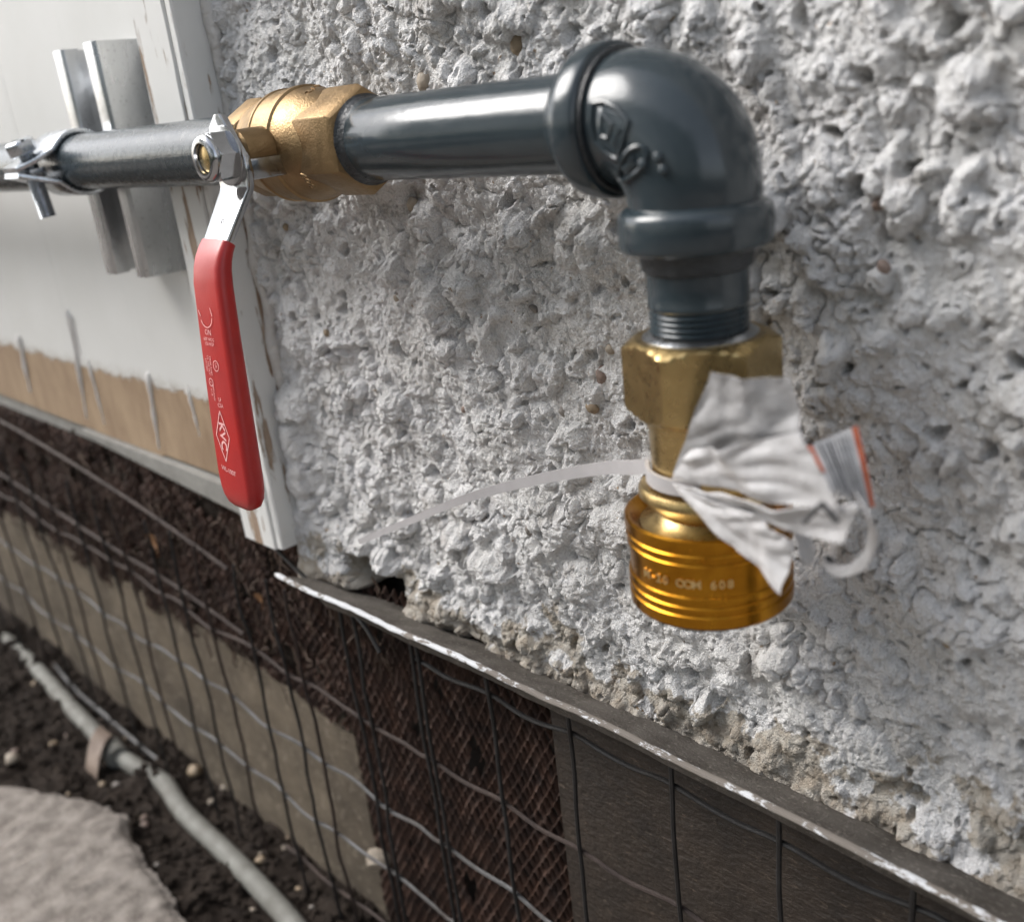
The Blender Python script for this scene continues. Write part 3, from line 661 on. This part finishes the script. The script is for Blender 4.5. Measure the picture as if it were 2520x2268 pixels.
# cast marks on the flank of the elbow
def flank(u, v, h=0.0):
    """point on the outer flank facing the camera: u along the bend 0..1, v angle in degrees from the outside of the bend towards the viewer"""
    L1_ = EE - RB; La = RB * math.pi / 2; tot = 2 * L1_ + La; s = u * tot
    if s < L1_: c = Vector((EX - EE + s, PY, PZ)); n = Vector((0, 0, 1))
    elif s < L1_ + La:
        a = (s - L1_) / RB; c = Vector((EX - RB + RB * math.sin(a), PY, PZ - RB + RB * math.cos(a))); n = Vector((math.sin(a), 0, math.cos(a)))
    else: c = Vector((EX, PY, PZ - RB - (s - L1_ - La))); n = Vector((1, 0, 0))
    r = 13.3 + 0.9 * math.sin(math.pi * u) ** 2 + h; a = math.radians(v)
    return c + r * (math.cos(a) * n - math.sin(a) * Vector((0, 1, 0)))
def mark(path, r): return tube([flank(u, v, 0.3) for u, v in path], r, 6)
build('cast_mark', join(mark([(.26, 72), (.31, 70), (.37, 72), (.44, 76)], .45), mark([(.44, 76), (.46, 92), (.47, 106)], .45), mark([(.47, 106), (.40, 108), (.33, 106), (.28, 102)], .45), mark([(.28, 102), (.26, 88), (.26, 72)], .45),
    mark([(.32, 80), (.33, 96)], .5), mark([(.32, 80), (.38, 84), (.37, 96)], .5), mark([(.33, 96), (.37, 96)], .5), mark([(.42, 84), (.42, 98)], .5)), M['grey'], el)
def patch(u0, u1, v0, v1, h, n=9):
    V = []; F = []
    for j in range(n):
        for i in range(n):
            e = i in (0, n - 1) or j in (0, n - 1); V.append(flank(u0 + (u1 - u0) * i / (n - 1), v0 + (v1 - v0) * j / (n - 1), -0.4 if e else h))
    for j in range(n - 1):
        for i in range(n - 1): a = j * n + i; F.append((a, a + 1, a + 1 + n, a + n))
    return V, F
build('cast_plaque', patch(.27, .47, 72, 108, .4), M['grey'], el, angle=35)
cc = [(.56 + .055 * math.cos(a), 100 + 20 * math.sin(a)) for a in np.linspace(0, 2 * math.pi, 20)]
build('cast_mark', join(mark(cc, .5), mark([(.545, 92), (.56, 100), (.545, 108)], .55), mark([(.575, 92), (.575, 108)], .55)), M['grey'], el)
for u, v in ((.61, 74), (.655, 74), (.60, 88)):
    p = flank(u, v, 0.2); build('cast_dot', ([(p.x + a, p.y + b, p.z + c) for a, b, c in blob((1.1, 1.1, 1.1), 3, 2)[0]], blob((1, 1, 1), 3, 2)[1]), M['grey'], el)
nip = build('down_nipple', lathe([(0, 10.65), (7, 10.65), (11.4, 10.6), (11.8, 10.75)] + [(11.8 + 0.6 * k, 10.6 if k % 2 else 9.95) for k in range(1, 13)] + [(20.2, 9.9)], (EX, PY, PZ - EE), (0, 0, -1), 56), M['grey'], pr, angle=50)
build('sealant', lathe([(0, 11.2), (.4, 12.0), (4.2, 11.4), (5.0, 10.2)], (EX, PY, PZ - EE - .4), (0, 0, -1), 40), M['dark'], nip)
build('sealant', lathe([(0, 10.2), (.6, 11.6), (1.2, 12.4), (1.8, 12.3)], (EX, PY, -51.1), (0, 0, -1), 40), M['zinc'], nip)

# ------------------------------------------------------------------ ball valve
SX = -259.0
bv = thing('ball_valve', (SX, 172, -24), 'brass ball valve with chrome lever and red grip hanging down', 'valve')
hexr = 14.6
def hexring(x, r, rnd=None):
    return [(x, PY - r * math.cos(math.radians(a)), PZ + r * math.sin(math.radians(a))) for a in (30, 90, 150, 210, 270, 330)]
body = build('body', lathe([(0, 10.5), (1, 13.2), (3, 13.6), (6, 14.2), (9, 15.2), (11.5, 15.6), (12, 15.95), (12.9, 15.95), (13.3, 15.6), (17, 15.8), (20.5, 15.8), (21, 16.25), (23.4, 16.25), (24, 15.6), (28, 15.0), (31, 14.2), (34, 13.2), (36, 12.4)], (-279, PY, PZ), (1, 0, 0), 64), M['brass'], bv, angle=35)
def hexend(x0, x1, flip):
    prof = [(0, .86), (.12, .97), (.22, 1.0), (1 - .1, 1.0), (1, .93)]
    if flip: prof = [(1 - h, r) for h, r in prof][::-1]
    return loft([hexring(x0 + (x1 - x0) * h, hexr * r) for h, r in prof])
build('end_hexagon', hexend(-249.5, -229.5, False), M['brass'], body, angle=25, bevel=0.5)
build('end_hexagon', hexend(-289, -278, True), M['brass'], body, angle=25, bevel=0.5)
build('sealant', lathe([(0, 11.8), (.4, 11.9), (.8, 11.5), (1.6, 11.1), (3.2, 10.6)], (-229.8, PY, PZ), (1, 0, 0), 40), M['dark'], body)
for t_, a_ in (('1/2', 66), ('600', -34)):
    ca_, sa_ = math.cos(math.radians(a_)), math.sin(math.radians(a_))
    build('embossing', text_vf(t_, 3.8, (SX + 16, PY - 15.9 * ca_, PZ + 15.9 * sa_), (0, -sa_, -ca_), (1, 0, 0), 0.2), M['brass'], body, angle=20)
build('stem_boss', lathe([(0, 6.6), (9, 6.6), (13.5, 6.4), (14.2, 5.6)], (SX, PY - 10, PZ), (0, -1, 0), 36), M['brass'], body, angle=35)
build('packing_ring', lathe([(0, 4.9), (.4, 5.4), (1.2, 5.4), (1.6, 4.6), (2.8, 4.4)], (SX, PY - 24, PZ), (0, -1, 0), 32), M['brass2'], body)
st_ = build('stem', lathe([(0, 3.4), (8, 3.4), (8.2, 3.2)], (SX, 147, PZ), (0, -1, 0), 24), M['brass2'], bv)
# lever: flat chrome strip, bent outwards, with a stop tab
hp = [(146.5, 2.6), (146.5, -0.6), (146.5, -4), (146.5, -9), (146.5, -13), (146.5, -16.6), (146.0, -17.8), (145.3, -18.7), (136.6, -31.2), (135.2, -33.6), (134.2, -36.4), (133.4, -42), (128.0, -100)]
hw = [(-262.5, -259.5), (-266.6, -257.2), (-267.5, -255), (-267.7, -251.0), (-267.2, -250.6), (-266.8, -251.6), (-266.7, -251.7), (-266.4, -251.9), (-265.4, -252.6), (-265.0, -253.0), (-265.4, -252.4), (-265, -253), (-265, -253)]
lever = build('lever', sweep_yz(hp, lambda i: rrect(hw[i][0], hw[i][1], -1.1, 1.1, 0.35, 2)), M['chrome'], bv, angle=45)
build('stop_tab', join(box(-254.4, -251.6, 146, 158.5, -15.2, -9.6)), M['chrome'], lever, bevel=0.6)
build('stop_tab', join(box(-267, -264.8, 146, 153, -4.5, -0.5)), M['chrome'], lever, bevel=0.5)
n_ = Vector((0, -31.2 + 18.7, 136.6 - 145.3)); sd = Vector((0, 136.6 - 145.3, -31.2 + 18.7)).normalized(); nf = Vector((0, sd.z, -sd.y)); nf = nf if nf.y < 0 else -nf
build('stamping', text_vf('o o', 3.2, Vector((-257, 140.6, -25.5)) + nf * 1.16, (0.75, 0, 0.5 * 0), sd * -1, 0.05), M['dark'], lever, smooth=False)
# red vinyl grip
gp = [(137.4, -30.4), (136.2, -32.0), (134.9, -34.4), (134.0, -37.0), (133.2, -41), (131.8, -55), (130.4, -70), (129.0, -85), (128.0, -96), (127.7, -99.5), (127.5, -102), (127.3, -104.2), (127.2, -105.4)]
gw = [7.1, 7.3, 7.5, 7.7, 7.9, 8.2, 8.6, 9.0, 9.2, 9.0, 8.4, 7.0, 4.6]; gd = [2.1, 2.2, 2.4, 2.6, 2.7, 2.8, 2.9, 3.0, 3.0, 2.9, 2.7, 2.2, 1.4]
gc = [0, 0, 0, 0, .1, .6, 1.2, 1.9, 2.5, 2.7, 2.8, 2.8, 2.8]
grip = build('grip', sweep_yz(gp, lambda i: rrect(SX + gc[i] - gw[i], SX + gc[i] + gw[i], -gd[i], gd[i], min(gd[i] * .92, 2.4), 6)), M['red'], bv, angle=70)
ax = Vector((0, -5.2, -55)).normalized(); out = Vector((0, -55, 5.2)).normalized()       # along the grip and out of its face
def gpt(t, x): return Vector((x, 0, 0)) + Vector((0, 133.2, -41)) + ax * t + out * (3.04 + 0.12 * math.sin(math.pi * t / 57))
dn = ax; rt = Vector((1, 0, 0))
def line(a, b, w=.16):
    a = gpt(*a); b = gpt(*b); d = (b - a).normalized(); s = d.cross(out).normalized() * w
    return [a + s, b + s, b - s, a - s], [(0, 1, 2, 3)]
def arc(t, x, r, a0, a1, w=.16, k=14):
    return join(*[line((t + r * math.sin(u0), x + r * math.cos(u0)), (t + r * math.sin(u1), x + r * math.cos(u1)), w) for u0, u1 in zip(np.linspace(a0, a1, k)[:-1], np.linspace(a0, a1, k)[1:])])
C0 = SX - 0.4; D0 = SX + 0.6
build('lettering', join(line((35.5, D0), (43, D0 + 3.7), .2), line((43, D0 + 3.7), (50.5, D0), .2), line((50.5, D0), (43, D0 - 3.7), .2), line((43, D0 - 3.7), (35.5, D0), .2),
    text_vf('KVC', 4.3, gpt(43, D0), dn, rt, 0, bold=0.12), text_vf('WL-100T', 2.0, gpt(53.2, D0 + .8), rt + dn * .12, -dn, 0, bold=0.02)), M['ink'], grip, smooth=False, recalc=False)
build('markings', join(arc(8.5, C0 - .2, 3.3, .15, 2.7, .15), line((6.2, C0 + 2.6), (8.4, C0 + 3.4), .15), line((7.2, C0 - 4.2), (8.8, C0 - 3.2), .15),
    text_vf('ON', 2.2, gpt(13.2, C0), rt, -dn, 0), text_vf('600 WOG\n150 WSP', 1.35, gpt(15.8, C0), rt, -dn, 0),
    arc(22.4, C0 + 2.2, 1.5, 0, 6.283, .13), text_vf('UL', 1.5, gpt(22.4, C0 + 2.2), dn, rt, 0), text_vf('TRIM AND\nUL FM VLV\nLISTED', 1.2, gpt(22.6, C0 - 2.0), dn, rt, 0),
    arc(27.5, C0 - 1.8, 1.1, 0, 6.283, .13), text_vf('c', 1.5, gpt(27.5, C0 - 1.8), dn, rt, 0), text_vf('NSF/ANSI\n61-8', 1.15, gpt(30.4, C0 - 1.5), dn, rt, 0), text_vf('LF\nCSA', 1.7, gpt(33, C0 + 2.0), rt, -dn, 0)), M['ink'], grip, smooth=False, recalc=False)
# lock nut and washer
nu = build('lock_nut', hexnut((SX, 145.3, PZ), (0, -1, 0), 5.8, 7.2, 0.1, 6.9, 6.4, 2.8), M['chrome'], bv, angle=28)
build('collar_ring', lathe([(0, 6.3), (.8, 6.35), (1.7, 5.9), (2.1, 5.3), (2.1, 4.1), (1.2, 3.9)], (SX, 139.6, PZ), (0, -1, 0), 40, cap=False), M['chrome'], nu, angle=50)
build('washer', lathe([(0, 8.0), (.8, 8.0)], (SX, 145.4, PZ), (0, -1, 0), 40), M['chrome'], bv, bevel=0.2)
build('stem_end', lathe([(0, 4.0), (.5, 3.9), (.9, 3.0)], (SX, 139.4, PZ), (0, -1, 0), 24), M['brass2'], st_)

# ------------------------------------------------------------------ hose adapter
ha = thing('hose_adapter', (EX, 172, -122), 'brass hexagon hose adapter with golden coupling below the elbow', 'hose adapter')
h6 = [(EX, PY)]
def hexz(z, r, ph=22): return [(EX + r * math.cos(math.radians(ph + 60 * k)), PY + r * math.sin(math.radians(ph + 60 * k)), z) for k in range(6)]
ca, cb = frame((0, 0, -1)); dv = Vector((math.cos(math.radians(-82.6)), math.sin(math.radians(-82.6)), 0)); HPH = math.atan2(dv.dot(cb), dv.dot(ca))
hx = build('hexagon', hexnut((EX, PY, -52.4), (0, 0, -1), 17.4, 17.0, HPH, 13.9, 13.6), M['brass2'], ha, angle=28)
build('neck', lathe([(0, 13.4), (1.8, 12.9), (3.4, 12.2), (8, 12.0), (14.5, 11.8), (17.2, 11.9)], (EX, PY, -69.0), (0, 0, -1), 48), M['brass2'], ha)
build('flange', lathe([(0, 11.6), (.5, 14.6), (1.4, 15.2), (2.8, 15.2), (3.6, 14.4), (6.5, 11.4), (9.5, 10.6)], (EX, PY, -85.2), (0, 0, -1), 56), M['brass2'], ha, angle=35)
build('tailpiece', lathe([(0, 10.6), (2.0, 12.0), (3.0, 14.6), (3.2, 15.4)], (EX, PY, -91.6), (0, 0, -1), 48), M['brass2'], ha)
cpl = build('coupling', lathe([(3.4, 14.8), (1.2, 16.6), (0.2, 17.6), (0, 18.2), (.3, 18.8), (2.6, 18.9), (2.9, 18.5), (3.5, 18.45), (3.8, 18.8), (4.9, 18.8), (5.2, 18.3), (5.8, 18.25), (6.1, 18.6), (6.9, 18.6), (7.2, 18.1),
    (13.6, 18.1), (13.9, 18.6), (15.0, 18.7), (15.3, 18.3), (16.0, 18.25), (16.3, 18.65), (17.4, 18.65), (17.7, 18.3), (18.2, 18.3), (18.5, 18.7), (21.0, 18.7), (21.7, 18.2), (21.9, 17.2), (21.0, 16.2)], (EX, PY, -92.4), (0, 0, -1), 80), M['gold'], ha, angle=24)
parts = []
s = 'M-20 OOM 608'
for i, ch in enumerate(s):
    if ch == ' ': continue
    a = math.radians(-72 + (i - 5.5) * 5.6); n = Vector((math.cos(a), math.sin(a), 0)); tdir = Vector((-math.sin(a), math.cos(a), 0))
    parts.append(text_vf(ch, 2.7, Vector((EX, PY, -102.9)) + n * 18.15, tdir, (0, 0, 1), 0.3, bold=0.03))
build('lettering', join(*parts), M['letter'], cpl, angle=30)

# ------------------------------------------------------------------ plastic tie and paper tag
def ribbon(path, w, th, up=(0, 0, 1)):
    P = [Vector(p) for p in path]; rings = []; n = len(P); ww = w if isinstance(w, (list, tuple)) else [w] * n
    for i, p in enumerate(P):
        t = (P[min(i + 1, n - 1)] - P[max(i - 1, 0)]).normalized(); u = Vector(up); u = (u - t * u.dot(t)).normalized(); s = t.cross(u)
        rings.append([p + u * ww[i] / 2 + s * th / 2, p + u * ww[i] / 2 - s * th / 2, p - u * ww[i] / 2 - s * th / 2, p - u * ww[i] / 2 + s * th / 2])
    return loft(rings)
tp = [on(885, 1332, 1, 181), on(1000, 1285, 1, 180), on(1150, 1225, 1, 178), on(1320, 1180, 1, 175), on(1480, 1152, 1, 172.5), on(1555, 1150, 1, 168)]
arcp = [(EX + 13.0 * math.cos(math.radians(a)), PY + 13.0 * math.sin(math.radians(a)), -82.6 + 0.5 * math.sin(a * .02)) for a in np.linspace(205, 300, 10)]
path = smooth_path(tp, 5) + arcp
o = build('plastic_tie', ribbon(path, [2.0 + 1.4 * min(1, i / 24) for i in range(len(path))], 0.9), M['plastic'], base=(EX, 159, -86), angle=60); tag(o, 'milky white plastic tie looped round the adapter neck, tail pointing left', 'plastic tie')
def sheet(c00, c10, c11, c01, bulge, creases, seed, nu=34, nv=30, th=0.22, crum=1.1):
    """paper leaf from four photo corners (px, py, y) bent by a bulge and sharp creases"""
    A, B, Cc, D = [np.array(on(px, py, 1, y)) for px, py, y in (c00, c10, c11, c01)]
    nrm = np.cross(B - A, D - A); nrm = nrm / (np.linalg.norm(nrm) + 1e-9); nrm = nrm if nrm[1] < 0 else -nrm
    top = []; bot = []
    for j in range(nv):
        for i in range(nu):
            u, v = i / (nu - 1), j / (nv - 1); p = A * (1 - u) * (1 - v) + B * u * (1 - v) + Cc * u * v + D * (1 - u) * v
            h = bulge * math.sin(math.pi * v) * (0.3 + 0.7 * u)
            for cu, cv, cw, ch in creases: h += ch * max(0, 1 - abs((u - .5) * cu + (v - .5) * cv - cw) * 5)
            h += 0.25 * float(vnoise(u * 3 + seed, v * 3, seed)) + crum * abs(float(vnoise(u * 2.2 + v * 1.1 + seed, v * 2.6 - u, seed + 3)))
            top.append(tuple(p + nrm * h)); bot.append(tuple(p + nrm * (h - th)))
    F = []; N = nu * nv
    for j in range(nv - 1):
        for i in range(nu - 1):
            a = j * nu + i; F += [(a, a + 1, a + 1 + nu, a + nu), (N + a, N + a + nu, N + a + nu + 1, N + a + 1)]
    bd = [i for i in range(nu)] + [j * nu + nu - 1 for j in range(1, nv)] + [(nv - 1) * nu + i for i in range(nu - 2, -1, -1)] + [j * nu for j in range(nv - 2, 0, -1)]
    for a, b in zip(bd, bd[1:] + bd[:1]): F.append((a, b, N + b, N + a))
    return (top + bot, F), (A, B, Cc, D, nrm)
pt = thing('paper_tag', (-108, 150, -80), 'crumpled white paper tag bunched on the plastic tie beside the adapter', 'paper tag')
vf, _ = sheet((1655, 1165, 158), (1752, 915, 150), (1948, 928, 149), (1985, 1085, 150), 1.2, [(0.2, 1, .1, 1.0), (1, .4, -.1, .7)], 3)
build('paper_leaf', vf, M['paper_shade_dirt'], pt, angle=35)
vf, _ = sheet((1652, 1178, 156), (1700, 1105, 152), (1968, 1062, 143), (2072, 1250, 143), 2.2, [(0.3, 1, .05, 1.6), (0.1, 1, -.2, -1.1)], 5)
build('paper_leaf', vf, M['paper'], pt, angle=35)
vf, _ = sheet((1654, 1190, 156), (1780, 1215, 148), (2110, 1240, 143.5), (2078, 1330, 145), 1.6, [(0.3, 1, .1, 1.2)], 7)
build('paper_leaf', vf, M['paper'], pt, angle=35)
vf, _ = sheet((1656, 1195, 156), (1850, 1265, 147), (1962, 1330, 147), (1925, 1460, 148), 1.0, [(0.5, 1, 0, -.9)], 9)
build('paper_leaf', vf, M['paper'], pt, angle=35)
c4 = ((1985, 1098, 150), (2112, 1046, 156), (2155, 1250, 156), (2045, 1205, 149)); vf, fr4 = sheet(*c4, 1.2, [], 11, crum=0.0)
lf = build('printed_leaf', vf, M['paper'], pt, angle=35)
def on_leaf(fr_, u0, v0, u1, v1, off=0.35, n=8, bul=1.2, seed=11):
    A, B, Cc, D, nr = fr_; rows = []
    for k in range(n):
        v = v0 + (v1 - v0) * k / (n - 1)
        for u in (u0, u1):
            p = A * (1 - u) * (1 - v) + B * u * (1 - v) + Cc * u * v + D * (1 - u) * v
            h = bul * math.sin(math.pi * v) * (0.3 + 0.7 * u) + 0.25 * float(vnoise(u * 3 + seed, v * 3, seed)) ; rows.append(tuple(p + nr * (h + off * .3)))
    return rows, [(2 * k, 2 * k + 1, 2 * k + 3, 2 * k + 2) for k in range(n - 1)]
build('print_stripe', on_leaf(fr4, .87, .0, .98, 1.0), M['orange'], lf, smooth=False); build('print_stripe', on_leaf(fr4, .0, .0, .09, .6), M['orange'], lf, smooth=False)
bars = []; u = .2
while u < .78:
    w = rng.choice([.02, .03, .045]); bars.append(on_leaf(fr4, u, .06, u + w, .92)); u += w + rng.choice([.04, .06])
build('bar_stripes', join(*bars), M['black'], lf, smooth=False)
# the loop of the tag turning back underneath
def loopstrip(pts, w, th=.25): return ribbon(smooth_path([on(px, py, 1, y) for px, py, y in pts], 6), w, th, up=(0.5, -0.75, 0.3))
lp = build('paper_leaf', loopstrip([(2120, 1235, 150), (2145, 1300, 153), (2130, 1365, 156), (2085, 1395, 158), (2050, 1375, 160), (2045, 1310, 160)], 7.5), M['paper'], pt, angle=50)
build('print_stripe', loopstrip([(2072, 1330, 154.5), (2078, 1365, 154), (2095, 1385, 153.4)], .6, .2), M['black'], lp)
vf, _ = sheet((1955, 1310, 150), (1990, 1300, 152), (2005, 1380, 153), (1970, 1400, 151), .8, [], 13, 8, 8); build('paper_leaf', vf, M['paper'], pt)
a1 = on(1978, 1285, 1, 140.2); a2 = on(2023, 1238, 1, 139.6); a3 = on(2062, 1285, 1, 139.8)
build('print_mark', join(tube([a1, a2], .45, 6), tube([a2, a3], .45, 6)), M['black'], pt)

# ------------------------------------------------------------------ hedge across the path (its green shows in the chrome)
he = thing('hedge', (-800, -2600, -386), 'tall green garden hedge across the path, seen as reflections in the chrome', 'hedge')
V = []; F = []
for k in range(18000):
    x = rng.uniform(-5000, 3200); z = rng.uniform(-380, 2500) + 120 * float(vnoise(x / 500, 1.3)); y = -2600 + rng.gauss(0, 170); c = Vector((x, y, z))
    a = Vector((rng.gauss(0, 1), rng.gauss(0, 1), rng.gauss(0, 1))).normalized() * rng.uniform(35, 70); b = a.cross(Vector((rng.gauss(0, 1), rng.gauss(0, 1), rng.gauss(0, 1)))).normalized() * rng.uniform(20, 34)
    n = len(V); V += [c - a, c + b, c + a, c - b]; F.append((n, n + 1, n + 2, n + 3))
tag(build('foliage', (V, F), M['hedge'], he, recalc=False, smooth=False), kind='stuff')
for k in range(9):
    x = -4600 + k * 920; build('stem', tube([(x, -2600, -390), (x + 30, -2580, 100), (x - 20, -2610, 1800)], [28, 20, 10], 8), M['bark'], he)
